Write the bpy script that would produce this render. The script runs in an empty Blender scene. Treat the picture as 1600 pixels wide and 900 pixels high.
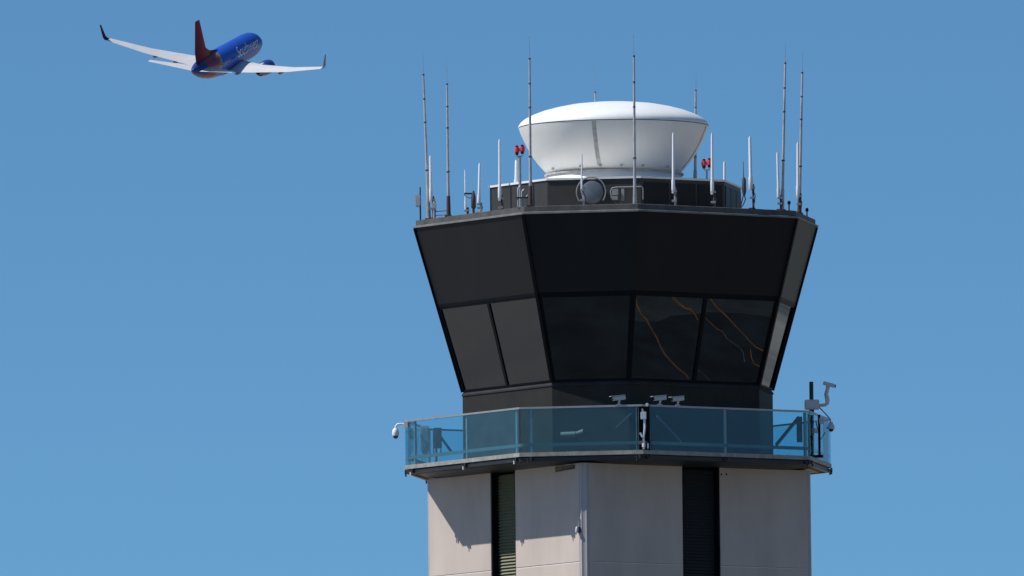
import bpy, bmesh, math, random
from mathutils import Vector, Matrix, Euler
random.seed(4)
S = bpy.context.scene
COL = S.collection
R_ = math.radians

# ------------------------------------------------------------------ camera, sky, sun, exposure
DIST, ELEV, ROLL, FPX = 490.0, R_(3.8757), R_(0.6345), 64.0 * 490.0
PX0, PY0 = 966.4, 725.9                       # where the balcony floor centre falls, in 1600x900 px
ZD = 1.7 + DIST * math.sin(ELEV)              # height of the balcony floor
CAM = Vector((0, -DIST * math.cos(ELEV), 1.7))
cam = bpy.data.cameras.new("camera"); co = bpy.data.objects.new("camera", cam); COL.objects.link(co)
cam.sensor_width = 36; cam.lens = 36 * FPX / 1600; cam.clip_start = 1; cam.clip_end = 60000
R0 = (Vector((0, 0, ZD)) - CAM).to_track_quat('-Z', 'Y').to_matrix() @ Matrix.Rotation(-ROLL, 3, 'Z')
v_ = Vector(((PX0 - 800) / FPX, -(PY0 - 450) / FPX, -1)).normalized()
CR = R0 @ v_.rotation_difference(Vector((0, 0, -1))).to_matrix()
co.matrix_world = Matrix.Translation(CAM) @ CR.to_4x4()
S.camera = co
CI = CR.transposed()

SUNDIR = Vector((1.39, 0.14, -1.83)).normalized()       # direction the light travels
SUN_EL = math.asin(-SUNDIR.z); SUN_AZ = math.atan2(-SUNDIR.x, -SUNDIR.y)
W = bpy.data.worlds.new("World"); S.world = W; W.use_nodes = True
nt = W.node_tree; nt.nodes.clear()
out = nt.nodes.new('ShaderNodeOutputWorld'); bg = nt.nodes.new('ShaderNodeBackground')
sky = nt.nodes.new('ShaderNodeTexSky'); sky.sky_type = 'NISHITA'; sky.sun_disc = False
sky.sun_elevation = SUN_EL; sky.sun_rotation = SUN_AZ % (2 * math.pi)
sky.altitude = 0; sky.air_density = 1.0; sky.dust_density = 0.0; sky.ozone_density = 10.0
tc = nt.nodes.new('ShaderNodeTexCoord'); mp = nt.nodes.new('ShaderNodeMapping')
mp.inputs['Scale'].default_value = (1, 1, 2.65)          # deep clear air close down to the horizon
nm = nt.nodes.new('ShaderNodeVectorMath'); nm.operation = 'NORMALIZE'
nt.links.new(tc.outputs['Generated'], mp.inputs['Vector']); nt.links.new(mp.outputs[0], nm.inputs[0]); nt.links.new(nm.outputs[0], sky.inputs['Vector'])
tn = nt.nodes.new('ShaderNodeMix'); tn.data_type = 'RGBA'; tn.blend_type = 'MULTIPLY'; tn.inputs[0].default_value = 1
tn.inputs[7].default_value = (.84, 1.07, 1.03, 1)        # the photograph's cyan white balance
nt.links.new(sky.outputs[0], tn.inputs[6]); nt.links.new(tn.outputs[2], bg.inputs[0]); bg.inputs[1].default_value = 0.102
nt.links.new(bg.outputs[0], out.inputs[0])
sl = bpy.data.lights.new("sun", 'SUN'); sl.energy = 4.9; sl.angle = R_(0.53); sl.color = (1, .98, .95)
so = bpy.data.objects.new("sun", sl); COL.objects.link(so)
so.rotation_euler = SUNDIR.to_track_quat('-Z', 'Y').to_euler(); so.location = (-80, -40, 150)
S.view_settings.view_transform = 'Standard'; S.view_settings.look = 'None'
S.view_settings.exposure = 0.0; S.view_settings.gamma = 1; S.view_settings.use_curve_mapping = False
S.render.engine = 'CYCLES'
S.cycles.transparent_max_bounces = 24

# ------------------------------------------------------------------ helpers
def mat(name, col, rough=.6, metal=0, spec=.5, var=0, vscale=3, bump=0, bscale=40, streak=0, col2=None, coat=0):
    m = bpy.data.materials.new(name); m.use_nodes = True; t = m.node_tree; N = t.nodes; L = t.links
    b = N['Principled BSDF']; b.inputs['Roughness'].default_value = rough; b.inputs['Metallic'].default_value = metal
    b.inputs['Specular IOR Level'].default_value = spec
    if coat: b.inputs['Coat Weight'].default_value = coat
    b.inputs['Base Color'].default_value = (*col, 1)
    g = N.new('ShaderNodeTexCoord')
    if var or col2:
        n = N.new('ShaderNodeTexNoise'); n.inputs['Scale'].default_value = vscale; n.inputs['Detail'].default_value = 6
        n.inputs['Roughness'].default_value = .62
        if streak:
            k = N.new('ShaderNodeMapping'); k.inputs['Scale'].default_value = (1, 1, 1 / streak)
            L.new(g.outputs['Object'], k.inputs[0]); L.new(k.outputs[0], n.inputs['Vector'])
        else: L.new(g.outputs['Object'], n.inputs['Vector'])
        r = N.new('ShaderNodeValToRGB'); r.color_ramp.elements[0].position = .32; r.color_ramp.elements[1].position = .68
        lo = col2 if col2 else tuple(c * (1 - var) for c in col)
        hi = col if col2 else tuple(min(1, c * (1 + var)) for c in col)
        r.color_ramp.elements[0].color = (*lo, 1); r.color_ramp.elements[1].color = (*hi, 1)
        L.new(n.outputs['Fac'], r.inputs[0]); L.new(r.outputs[0], b.inputs['Base Color'])
    if bump:
        n2 = N.new('ShaderNodeTexNoise'); n2.inputs['Scale'].default_value = bscale; n2.inputs['Detail'].default_value = 4
        L.new(g.outputs['Object'], n2.inputs['Vector'])
        u = N.new('ShaderNodeBump'); u.inputs['Strength'].default_value = bump; u.inputs['Distance'].default_value = .02
        L.new(n2.outputs['Fac'], u.inputs['Height']); L.new(u.outputs[0], b.inputs['Normal'])
    return m

def glass(name, tint, wave=0, dust=0, wscale=1.2, ior=1.5):
    m = bpy.data.materials.new(name); m.use_nodes = True; t = m.node_tree; N = t.nodes; L = t.links; N.clear()
    o = N.new('ShaderNodeOutputMaterial'); tr = N.new('ShaderNodeBsdfTransparent'); tr.inputs[0].default_value = (*tint, 1)
    gl = N.new('ShaderNodeBsdfGlossy'); gl.inputs['Roughness'].default_value = .0
    f = N.new('ShaderNodeFresnel'); ge = N.new('ShaderNodeNewGeometry'); mr = N.new('ShaderNodeMapRange')
    mr.inputs[3].default_value = ior; mr.inputs[4].default_value = 1 / ior       # same reflectance leaving as entering
    L.new(ge.outputs['Backfacing'], mr.inputs[0]); L.new(mr.outputs[0], f.inputs['IOR'])
    mx = N.new('ShaderNodeMixShader'); L.new(f.outputs[0], mx.inputs[0]); L.new(tr.outputs[0], mx.inputs[1]); L.new(gl.outputs[0], mx.inputs[2])
    last = mx
    if wave:
        g = N.new('ShaderNodeTexCoord'); n = N.new('ShaderNodeTexNoise'); n.inputs['Scale'].default_value = wscale; n.inputs['Detail'].default_value = 2
        L.new(g.outputs['Object'], n.inputs['Vector'])
        u = N.new('ShaderNodeBump'); u.inputs['Strength'].default_value = wave; u.inputs['Distance'].default_value = .01
        L.new(n.outputs['Fac'], u.inputs['Height']); L.new(u.outputs[0], gl.inputs['Normal'])
    if dust:
        d = N.new('ShaderNodeBsdfDiffuse'); d.inputs[0].default_value = (.35, .55, .60, 1)
        g = N.new('ShaderNodeTexCoord'); n = N.new('ShaderNodeTexNoise'); n.inputs['Scale'].default_value = 3; n.inputs['Detail'].default_value = 6
        L.new(g.outputs['Object'], n.inputs['Vector'])
        ml = N.new('ShaderNodeMath'); ml.operation = 'MULTIPLY'; ml.inputs[1].default_value = dust * 2
        L.new(n.outputs['Fac'], ml.inputs[0])
        m2 = N.new('ShaderNodeMixShader'); L.new(ml.outputs[0], m2.inputs[0]); L.new(mx.outputs[0], m2.inputs[1]); L.new(d.outputs[0], m2.inputs[2])
        last = m2
    L.new(last.outputs[0], o.inputs[0]); return m

class MB:
    def __init__(s): s.v = []; s.f = []; s.c = []
    def add(s, vs, fs):
        b = len(s.v); s.c.append((b, len(s.f))); s.v += [Vector(x) for x in vs]; s.f += [tuple(b + i for i in q) for q in fs]
    def hexa(s, lo, hi):                      # two matching polygons -> closed prism
        n = len(lo); s.add(list(lo) + list(hi), [tuple(range(n))[::-1], tuple(range(n, 2 * n))] +
                           [(i, (i + 1) % n, n + (i + 1) % n, n + i) for i in range(n)])
    def box(s, c, d, rot=None):
        c = Vector(c); h = Vector(d) / 2; P = []
        for z in (-1, 1):
            for x, y in ((-1, -1), (1, -1), (1, 1), (-1, 1)):
                p = Vector((x * h.x, y * h.y, z * h.z)); P.append(c + (rot @ p if rot else p))
        s.hexa(P[:4], P[4:])
    def bar(s, a, b, w, h=None, up=(0, 0, 1)):
        a = Vector(a); b = Vector(b); h = h or w; d = (b - a).normalized(); u = Vector(up)
        x = d.cross(u)
        if x.length < 1e-4: x = d.cross(Vector((1, 0, 0)))
        x.normalize(); y = x.cross(d)
        q = [x * w / 2 * i + y * h / 2 * j for i, j in ((-1, -1), (1, -1), (1, 1), (-1, 1))]
        s.hexa([a + k for k in q], [b + k for k in q])
    def tube(s, pts, rad, n=10):              # pts list, rad float or list
        pts = [Vector(p) for p in pts]; m = len(pts)
        if not isinstance(rad, (list, tuple)): rad = [rad] * m
        x = None; V = []
        for i, p in enumerate(pts):
            d = (pts[min(i + 1, m - 1)] - pts[max(i - 1, 0)])
            if d.length < 1e-6: d = Vector((0, 0, 1))
            d.normalize()
            if x is None:
                x = d.cross(Vector((0, 1, 0)));
                if x.length < .1: x = d.cross(Vector((1, 0, 0)))
            x = (x - d * x.dot(d)).normalized(); y = d.cross(x)
            V += [p + rad[i] * (x * math.cos(2 * math.pi * k / n) + y * math.sin(2 * math.pi * k / n)) for k in range(n)]
        F = [tuple(range(n))[::-1], tuple(range((m - 1) * n, m * n))]
        for i in range(m - 1):
            for k in range(n):
                a = i * n + k; b = i * n + (k + 1) % n
                F.append((a, b, b + n, a + n))
        s.add(V, F)
    def lathe(s, prof, c=(0, 0, 0), n=96, axis='Z'):
        c = Vector(c); V = []; F = []
        for r, z in prof:
            for k in range(n):
                a = 2 * math.pi * k / n
                V.append(c + (Vector((r * math.cos(a), r * math.sin(a), z)) if axis == 'Z' else Vector((z, r * math.cos(a), r * math.sin(a)))))
        for i in range(len(prof) - 1):
            for k in range(n):
                a = i * n + k; b = i * n + (k + 1) % n; F.append((a, b, b + n, a + n))
        F += [tuple(range(n))[::-1], tuple(range((len(prof) - 1) * n, len(prof) * n))]
        s.add(V, F)
    def loft(s, rings, closed=False):          # rings of equal vertex count; closed: last joins first
        n = len(rings[0]); m = len(rings); V = [p for r in rings for p in r]; F = []
        for i in range(m if closed else m - 1):
            j = (i + 1) % m
            for k in range(n): F.append((i * n + k, i * n + (k + 1) % n, j * n + (k + 1) % n, j * n + k))
        if not closed: F += [tuple(range(n))[::-1], tuple(range((m - 1) * n, m * n))]
        s.add(V, F)
    def build_each(s, name, m, parent=None, **k):      # every piece an object of its own
        for i, (a, f) in enumerate(s.c):
            a2, f2 = s.c[i + 1] if i + 1 < len(s.c) else (len(s.v), len(s.f))
            q = MB(); q.add(s.v[a:a2], [tuple(x - a for x in g) for g in s.f[f:f2]]); q.build(name, m, parent, **k)
    def build(s, name, m, parent=None, smooth=False, bevel=0):
        me = bpy.data.meshes.new(name); me.from_pydata([tuple(v) for v in s.v], [], s.f)
        bm = bmesh.new(); bm.from_mesh(me)
        bmesh.ops.remove_doubles(bm, verts=bm.verts, dist=1e-6)
        bmesh.ops.dissolve_degenerate(bm, dist=1e-6, edges=bm.edges)
        bmesh.ops.recalc_face_normals(bm, faces=bm.faces)
        if bevel: bmesh.ops.bevel(bm, geom=[e for e in bm.edges], offset=bevel, segments=2, affect='EDGES', clamp_overlap=True)
        bm.to_mesh(me); bm.free()
        if smooth:
            me.polygons.foreach_set('use_smooth', [True] * len(me.polygons))
            me.set_sharp_from_angle(angle=R_(38))
        me.materials.append(m)
        o = bpy.data.objects.new(name, me); COL.objects.link(o)
        if parent: o.parent = parent
        return o

def tag(o, label, cat, group=None):
    o['label'] = label; o['category'] = cat
    if group: o['group'] = group
    return o
def thing(name, label, cat, loc=(0, 0, 0), rz=0, group=None):
    o = bpy.data.objects.new(name, None); COL.objects.link(o); o.location = loc; o.rotation_euler = (0, 0, rz)
    o.empty_display_size = .2
    return tag(o, label, cat, group)

# picture <-> place, used to read positions off the photograph onto real surfaces of the tower
def proj(p):
    c = CI @ (Vector(p) - CAM); return 800 + FPX * c.x / -c.z, 450 - FPX * c.y / -c.z
A = R_(55.31); CA, SA = math.cos(A), math.sin(A)
def loc2w(x, y, z): return Vector((CA * x + SA * y, -SA * x + CA * y, z))
def w2loc(p): return Vector((CA * p[0] - SA * p[1], SA * p[0] + CA * p[1], p[2]))
def octa(H, a, z):
    return [Vector(q + (z,)) for q in ((-a, -H), (a, -H), (H, -a), (H, a), (a, H), (-a, H), (-H, a), (-H, -a))]
def inv(px, py, Y):                            # world point at depth Y seen at a pixel
    d = CR @ Vector(((px - 800) / FPX, -(py - 450) / FPX, -1)); return CAM + d * ((Y - CAM.y) / d.y)
def ringY(X, H, a, front=True):
    P = [loc2w(*p) for p in octa(H, a, 0)]; ys = []
    for i in range(8):
        p, q = P[i], P[(i + 1) % 8]
        if min(p.x, q.x) - 1e-6 <= X <= max(p.x, q.x) + 1e-6 and abs(p.x - q.x) > 1e-6:
            ys.append(p.y + (q.y - p.y) * (X - p.x) / (q.x - p.x))
    if not ys: return (P[0].y + P[4].y) / 2
    return min(ys) if front else max(ys)
def on_ring(px, z, H, a, front=True):          # world point above the ring edge at height z that falls on column px
    X = (px - PX0) / 64
    for _ in range(6):
        Y = ringY(X, H, a, front); q = proj((X, Y, z))[0]; X += (px - q) / 64
    return Vector((X, ringY(X, H, a, front), z))

# ------------------------------------------------------------------ materials
M = dict(
 wall=mat('painted_concrete', (.535, .445, .383), .75, var=.10, vscale=.9, bump=.12, bscale=60, streak=3),
 joint=mat('joint_sealant', (.74, .70, .66), .8),
 trim=mat('corner_trim_paint', (.42, .39, .385), .6, var=.06),
 panel=mat('charcoal_metal_panel', (.0145, .0145, .0155), .5, spec=.16, var=.12, vscale=.8, streak=4),
 black=mat('black_gasket', (.004, .005, .007), .6, spec=.12),
 base=mat('charcoal_cladding', (.036, .035, .032), .6, spec=.05, var=.10, vscale=1.5),
 fascia=mat('weathered_roof_edge', (.17, .17, .165), .6, var=.25, vscale=4),
 roof=mat('roof_membrane', (.30, .30, .29), .85, var=.15),
 white=mat('white_paint', (.80, .80, .78), .45, var=.03),
 whitetrim=mat('white_roof_flashing', (.75, .74, .72), .6, var=.08, vscale=5),
 steel=mat('galvanised_steel', (.36, .36, .36), .45, metal=.35, var=.2, vscale=8),
 alu=mat('aluminium_rail', (.34, .35, .34), .4, metal=.4, var=.1, vscale=6),
 deck=mat('beige_deck_edge', (.30, .29, .255), .6, var=.3, vscale=5),
 dark=mat('dark_steel', (.018, .018, .020), .5, var=.3, vscale=6),
 soffit=mat('soffit_grey', (.035, .034, .034), .8, var=.2),
 louv=mat('olive_louvre', (.205, .20, .12), .55, var=.1, vscale=6),
 louvdark=mat('dark_louvre', (.035, .036, .038), .6),  # shade put into the slat colour, for strips other than the left
 louvback=mat('shaft_void', (.004, .004, .006), .9, spec=.05),
 mast=mat('weathered_grey_mast', (.40, .40, .41), .5, var=.3, vscale=3),
 mastdark=mat('dark_mast_collar', (.06, .06, .065), .5),
 fibre=mat('white_fibreglass', (.74, .75, .77), .4, var=.05),
 rust=mat('brown_red_mount', (.075, .04, .038), .6, var=.4, vscale=10),
 red=mat('red_lamp_lens', (.80, .05, .06), .45),
 cam=mat('light_grey_housing', (.55, .54, .55), .45, var=.08, vscale=8),
 lens=mat('lens_black', (.008, .008, .01), .15),
 cable=mat('black_cable', (.012, .012, .013), .6),
 gear=mat('dull_grey_gear', (.22, .22, .225), .6, var=.2, vscale=8),
 disc=mat('grey_blue_cover', (.11, .125, .15), .35, var=.15, vscale=3),
 winglass=glass('tinted_window', (.13, .18, .21), ior=1.9),
 railglass=glass('teal_rail_glass', (.72, .905, .945), dust=.022, ior=1.5),
)

# ------------------------------------------------------------------ ground
def sheet(name, x0, x1, y0, y1, z, m, kind='structure'):
    b = MB(); b.add([(x0, y0, z), (x1, y0, z), (x1, y1, z), (x0, y1, z)], [(0, 1, 2, 3)])
    o = b.build(name, m); o['kind'] = kind; return o
gm = mat('dry_grass_ground', (.44, .35, .24), .95, col2=(.30, .24, .165), vscale=.01)
sheet('ground', -26000, 26000, -26000, 26000, -.012, gm)
sheet('apron', -900, -45, -250, 700, .0, mat('pale_concrete', (.30, .285, .265), .9, col2=(.22, .225, .22), vscale=.12, bump=.1))
sheet('taxiway', -50, 140, -140, 12, .0, mat('asphalt', (.014, .018, .022), .9, col2=(.040, .062, .078), vscale=.55, bump=.2))
sheet('runway', -3000, 100, 900, 1150, .0, mat('runway_concrete', (.38, .36, .34), .9, var=.2, vscale=.02))
sheet('stopway', 150, 1500, 700, 4200, .004, mat('patched_paving', (.34, .33, .29), .9, col2=(.03, .05, .06), vscale=.006))  # unseen sheet added to mottle the reflection in the cab's far right window
# ground ribbons added out of view for streaks mirrored in the cab's right-hand windows
def mirror_hit(px, py):
    """where a sight line that meets the right-hand cab window lands on the ground after reflection"""
    t = (4.35 - 3.27) / (5.80 - 1.79)
    nh = Vector((CA, -SA, 0)); n = Vector((nh.x, nh.y, -t)).normalized(); p0 = nh * 3.27 + Vector((0, 0, ZD + 1.79)) 
    d = (CR @ Vector(((px - 800) / FPX, -(py - 450) / FPX, -1))).normalized()
    h = CAM + d * ((p0 - CAM).dot(n) / d.dot(n)); r = d - 2 * d.dot(n) * n
    return h + r * ((.004 - h.z) / r.z)
def ribbon(name, pts, w, m):
    b = MB(); n = len(pts); V = []
    for i, (x, y) in enumerate(pts):
        a = pts[max(i - 1, 0)]; c = pts[min(i + 1, n - 1)]; dx, dy = c[0] - a[0], c[1] - a[1]; l = math.hypot(dx, dy); w_ = w * (.62 + .16 * math.sin(i * 2.3 + x))
        V += [mirror_hit(x - dy / l * w_, y + dx / l * w_), mirror_hit(x + dy / l * w_, y - dx / l * w_)]
    b.add(V, [(2 * i, 2 * i + 1, 2 * i + 3, 2 * i + 2) for i in range(n - 1)])
    o = b.build(name, m); o['kind'] = 'structure'
M['paint'] = mat('orange_line_paint', (.62, .27, .06), .8, col2=(.16, .10, .05), vscale=.9)
M['paint2'] = mat('faded_line_paint', (.26, .28, .28), .8, col2=(.06, .07, .08), vscale=1.5)
ribbon('taxiway_line', [(994, 466), (998, 480), (1004, 492), (1012, 500), (1019, 514), (1028, 528), (1033, 541), (1041, 555), (1052, 567), (1062, 577), (1073, 585), (1078, 592)], 1.7, M['paint'])
ribbon('taxiway_line', [(1052, 464), (1062, 474), (1072, 482), (1081, 484), (1088, 492), (1092, 501)], 1.9, M['paint'])
ribbon('taxiway_line', [(1103, 497), (1112, 505), (1121, 514), (1131, 519)], 1.2, M['paint'])
ribbon('taxiway_line', [(1131, 519), (1138, 530), (1148, 537), (1157, 543), (1163, 551), (1165, 566)], 1.0, M['paint2'])
ribbon('taxiway_line', [(1111, 466), (1120, 479), (1133, 491), (1141, 499), (1152, 511), (1163, 522), (1173, 534), (1183, 543), (1195, 549)], 1.6, M['paint'])
ribbon('taxiway_line', [(1174, 545), (1176, 560), (1180, 569), (1189, 573)], 1.2, M['paint'])
ribbon('taxiway_line', [(1088, 578), (1097, 582), (1105, 589), (1111, 596)], 1.2, M['paint2'])
b = MB(); pg = [(960, 440), (1260, 440), (1260, 500), (1206, 496), (1160, 490), (1106, 488), (1092, 491), (1050, 494), (1030, 503), (1000, 503), (992, 500), (990, 460)]
V = [mirror_hit(*q) for q in pg]; b.add(V, [tuple(range(len(V)))]); b.v = [Vector((v.x, v.y, .002)) for v in b.v]
o = b.build('taxiway_shoulder', mat('worn_shoulder', (.095, .12, .135), .9, col2=(.045, .06, .07), vscale=.7)); o['kind'] = 'structure'  # unseen patch added to lighten the top of the right-hand windows' reflection

# ------------------------------------------------------------------ control tower
T = thing('control_tower', 'square pale concrete airport control tower with black flared cab and glass balcony', 'control tower', (0, 0, 0), -A)
SH = 3.405
ZT = ZD - .26                                   # top of the shaft walls, under the balcony
PL = [0, 2.1]                                   # notch sizes
def shaft_wall(side):
    """one wall of the shaft with a tall recessed louvre strip; side 0..3 = turned by 90 degrees"""
    rot = Matrix.Rotation(side * math.pi / 2, 3, 'Z')
    b = MB()
    w = .555 if side == 1 else .53         # half width of the louvre strip
    off = {0: -.04, 1: .075}.get(side, 0)
    xl, xr, e = off - w, off + w, SH - .17
    joints = [ZD - 2.66 - 3.55 * k for k in range(9)]
    zs = [0] + sorted(joints) + [ZT]
    for i in range(len(zs) - 1):
        za, zb = zs[i] + (.012 if i else 0), zs[i + 1] - (.012 if i < len(zs) - 2 else 0)
        for x0, x1 in ((-e, xl), (xr, e)):
            b.box(((x0 + x1) / 2, -SH + .15, (za + zb) / 2), (x1 - x0, .30, zb - za))
    for v in b.v: v[:] = rot @ v
    o = b.build('shaft_wall', M['wall'], T, bevel=.008)
    j = MB()
    for z in joints:
        for x0, x1 in ((-e, xl), (xr, e)):
            j.box(((x0 + x1) / 2, -SH + .137, z - .003), (x1 - x0 - .004, .26, .017))
    for v in j.v: v[:] = rot @ v
    j.build_each('joint', M['joint'], o)
    # louvre strip
    f = MB()
    for x in (xl + .021, xr - .021): f.box((x, -SH + .15, ZT / 2), (.04, .26, ZT - .01))
    for v in f.v: v[:] = rot @ v
    fr = f.build('louvre_frame', M['black'], T)
    l = MB(); z = ZT - 9.0
    rx = Matrix.Rotation(R_(50), 3, 'X')
    while z < ZT - .05:
        l.box((off, -SH + .225, z), (2 * w - .08, .115, .012), rx); z += .078
    for v in l.v: v[:] = rot @ v
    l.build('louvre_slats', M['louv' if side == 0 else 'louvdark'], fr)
    bk = MB(); bk.box((off, -SH + .30, ZT / 2), (2 * w - .084, .03, ZT - .02))
    for v in bk.v: v[:] = rot @ v
    bk.build('louvre_backing', M['louvback'], fr)
for s in range(4): shaft_wall(s)
for s in range(4):                              # notched corner columns
    rot = Matrix.Rotation(s * math.pi / 2, 3, 'Z'); b = MB()
    e = SH - .17
    poly = [(e, -SH + .012), (SH - .085, -SH + .012), (SH - .085, -SH + .035), (SH - .055, -SH + .035), (SH - .055, -SH + .012), (SH - .012, -SH + .055),
            (SH - .035, -SH + .055), (SH - .035, -SH + .085), (SH - .012, -SH + .085), (SH - .012, -e), (SH - .28, -e), (SH - .28, -e + .1), (e - .1, -e + .1), (e - .1, -e), (e, -e)]
    poly = [(e, -SH + .008), (SH - .10, -SH + .008), (SH - .075, -SH + .045), (SH - .045, -SH + .075), (SH - .008, -SH + .10), (SH - .008, -e), (SH - .20, -e), (e, -SH + .20)]
    b.hexa([rot @ Vector((x, y, 0)) for x, y in poly], [rot @ Vector((x, y, ZT)) for x, y in poly])
    b.build('corner_column', M['trim'], T)

# balcony deck
def oring(H, a, z): return octa(H, a, ZD + z)
b = MB(); b.loft([oring(4.50, 2.40, -.20), oring(4.50, 2.40, -.02), oring(3.0, 1.6, -.02), oring(3.0, 1.6, -.20)], True)
D = b.build('balcony_deck', M['soffit'], T)
b = MB(); b.loft([oring(4.56, 2.43, -.10), oring(4.62, 2.47, -.10), oring(4.62, 2.47, -.002), oring(4.50, 2.402, -.002), oring(4.50, 2.402, -.10)], True)
b.build('deck_edge_channel', M['deck'], D)
b = MB(); b.loft([oring(4.505, 2.405, -.215), oring(4.59, 2.45, -.215), oring(4.59, 2.45, -.125), oring(4.505, 2.405, -.125)], True)
b.build('deck_edge_angle', M['dark'], D)
b = MB(); b.loft([oring(3.9, 2.05, -.27), oring(4.35, 2.33, -.21), oring(4.35, 2.33, -.202), oring(3.1, 1.6, -.202), oring(3.1, 1.6, -.27)], True)
b.build('deck_soffit_beam', M['dark'], D)

# railing
RH, RA, RT = 4.60, 2.47, 1.075
def facept(H, a, i, t, z):
    P = octa(H, a, z); return P[i].lerp(P[(i + 1) % 8], t)
POSTS = {0: (.065, .525, .965), 1: (.085, .965), 2: (.042, .50, .985), 3: (.06, .96), 4: (.03, .5, .97), 5: (.06, .94), 6: (.03, .5, .97), 7: (.06, .94)}
hr = MB(); hr.loft([oring(RH - .03, RA - .012, RT - .02), oring(RH + .02, RA + .01, RT - .02), oring(RH + .02, RA + .01, RT + .025), oring(RH - .03, RA - .012, RT + .025)], True)
hr.build('handrail', M['alu'], T)
lr = MB(); lr.loft([oring(RH - .05, RA - .02, .14), oring(RH - .02, RA - .01, .14), oring(RH - .02, RA - .01, .22), oring(RH - .05, RA - .02, .22)], True)
lr.build('lower_rail', mat('dull_lower_rail', (.17, .17, .17), .6), T)
for i in range(8):
    n = (facept(1, .5, i, .5, 0)).normalized(); ax = (facept(RH, RA, i, 1, 0) - facept(RH, RA, i, 0, 0)).normalized()
    n = Vector((ax.y, -ax.x, 0))
    for t in POSTS[i]:
        p = facept(RH - .055, RA - .02, i, t, ZD)
        b = MB(); b.bar(p + Vector((0, 0, .0)), p + Vector((0, 0, RT - .025)), .065, .05, up=n)
        po = b.build('rail_post', M['alu'], T)
        b = MB(); q = facept(RH + .03, RA + .015, i, t, ZD)
        b.bar(q + Vector((0, 0, -.21)) + ax * .02, q + Vector((0, 0, -.105)) + ax * .02, .06, .04, up=n)
        b.bar(q + Vector((0, 0, -.16)) - ax * .11, q + Vector((0, 0, -.16)) - ax * .03, .04, .04, up=(0, 0, 1))
        b.build('post_bracket', M['dark'], po)
        b = MB(); b.tube([q + n * .01 + Vector((0, 0, -.265)) - ax * .04, q + n * .01 + Vector((0, 0, -.185)) - ax * .04], .02, 8)
        b.build('bracket_bolt', M['white' if i == 0 else 'dark'], po)  # shade put into the bolt colour: dark on all but the sunlit left face
    ts = (.004,) + POSTS[i][1:-1] + (.996,)
    for k in range(len(ts) - 1):
        a0, a1 = ts[k] + .003, ts[k + 1] - .003
        if i == 1: a1 = min(a1, .955)
        if i == 2: a0 = max(a0, .05)
        b = MB(); lo = [facept(RH - .002, RA, i, a0, ZD + .005), facept(RH - .002, RA, i, a1, ZD + .005)]
        l4 = [lo[0], lo[1], lo[1] + n * .012, lo[0] + n * .012]
        b.hexa(l4, [p + Vector((0, 0, RT - .03)) for p in l4]); b.build('glass_panel', M['railglass'], T)
# diagonal struts inside the balustrade
def strut(px1, py1, px2, py2, inset=.12, front=True, w=.04, m='dark'):
    p = on_ring(px1, ZD + .5, RH - inset, RA - inset / 2, front); q = on_ring(px2, ZD + .5, RH - inset, RA - inset / 2, front)
    p = inv(px1, py1, p.y); q = inv(px2, py2, q.y)
    b = MB(); b.bar(w2loc(p), w2loc(q), w); return b.build('rail_strut', M[m], T)
strut(1026, 650, 1066, 692, .25, True, .03, 'disc'); strut(962, 668, 986, 646, .25, True, .03, 'disc')
strut(1213, 695, 1248, 652, .15, False, .06); strut(688, 682, 706, 707, .15, False, .05)

# cab
ZS, ZH, ZR = ZD + 1.79, ZD + 3.86, ZD + 5.80
HS, AS, HRf, ARf = 3.27, 1.93, 4.35, 2.35
def cabring(z, d=0):
    t = (z - ZS) / (ZR - ZS); H = HS + (HRf - HS) * t; a = AS + (ARf - AS) * t
    return octa(H - d, a - d * .4142, z)
b = MB(); b.loft([oring(HS, AS, 0)[:], octa(HS, AS, ZS - .10), octa(HS - .2, AS - .083, ZS - .10), oring(HS - .2, AS - .083, 0)], True)
cw = b.build('cab_base_wall', M['base'], T)
b = MB(); b.loft([octa(HS - .02, AS - .01, ZS - .098), octa(HS + .02, AS + .008, ZS - .098), octa(HS + .02, AS + .008, ZS - .06), cabring(ZS, .03), cabring(ZS, .18)], True)
b.build('window_sill', M['fascia'] if False else mat('grey_sill', (.040, .040, .042), .85, spec=.08, var=.2), cw)
b = MB(); b.loft([cabring(ZH), cabring(ZR), cabring(ZR, .2), cabring(ZH, .2)], True)
up = b.build('cab_upper_cladding', M['panel'], T)
b = MB()
for i in range(8):                              # dark cover strips on the corners
    P0, P1 = cabring(ZS, -.012)[i], cabring(ZH + .03 if i == 2 else ZR - .01, -.012)[i]
    b.bar(P0, P1, .075, .05, up=Vector((P0.x, P0.y, 0)))
b.build_each('corner_cover_strip', M['black'], T)
b = MB()
b.loft([cabring(ZH + .0, -.006), cabring(ZH + .07, -.006), cabring(ZH + .07, .1), cabring(ZH + .0, .1)], True)
b.build('window_head_trim', M['black'], up)
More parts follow.
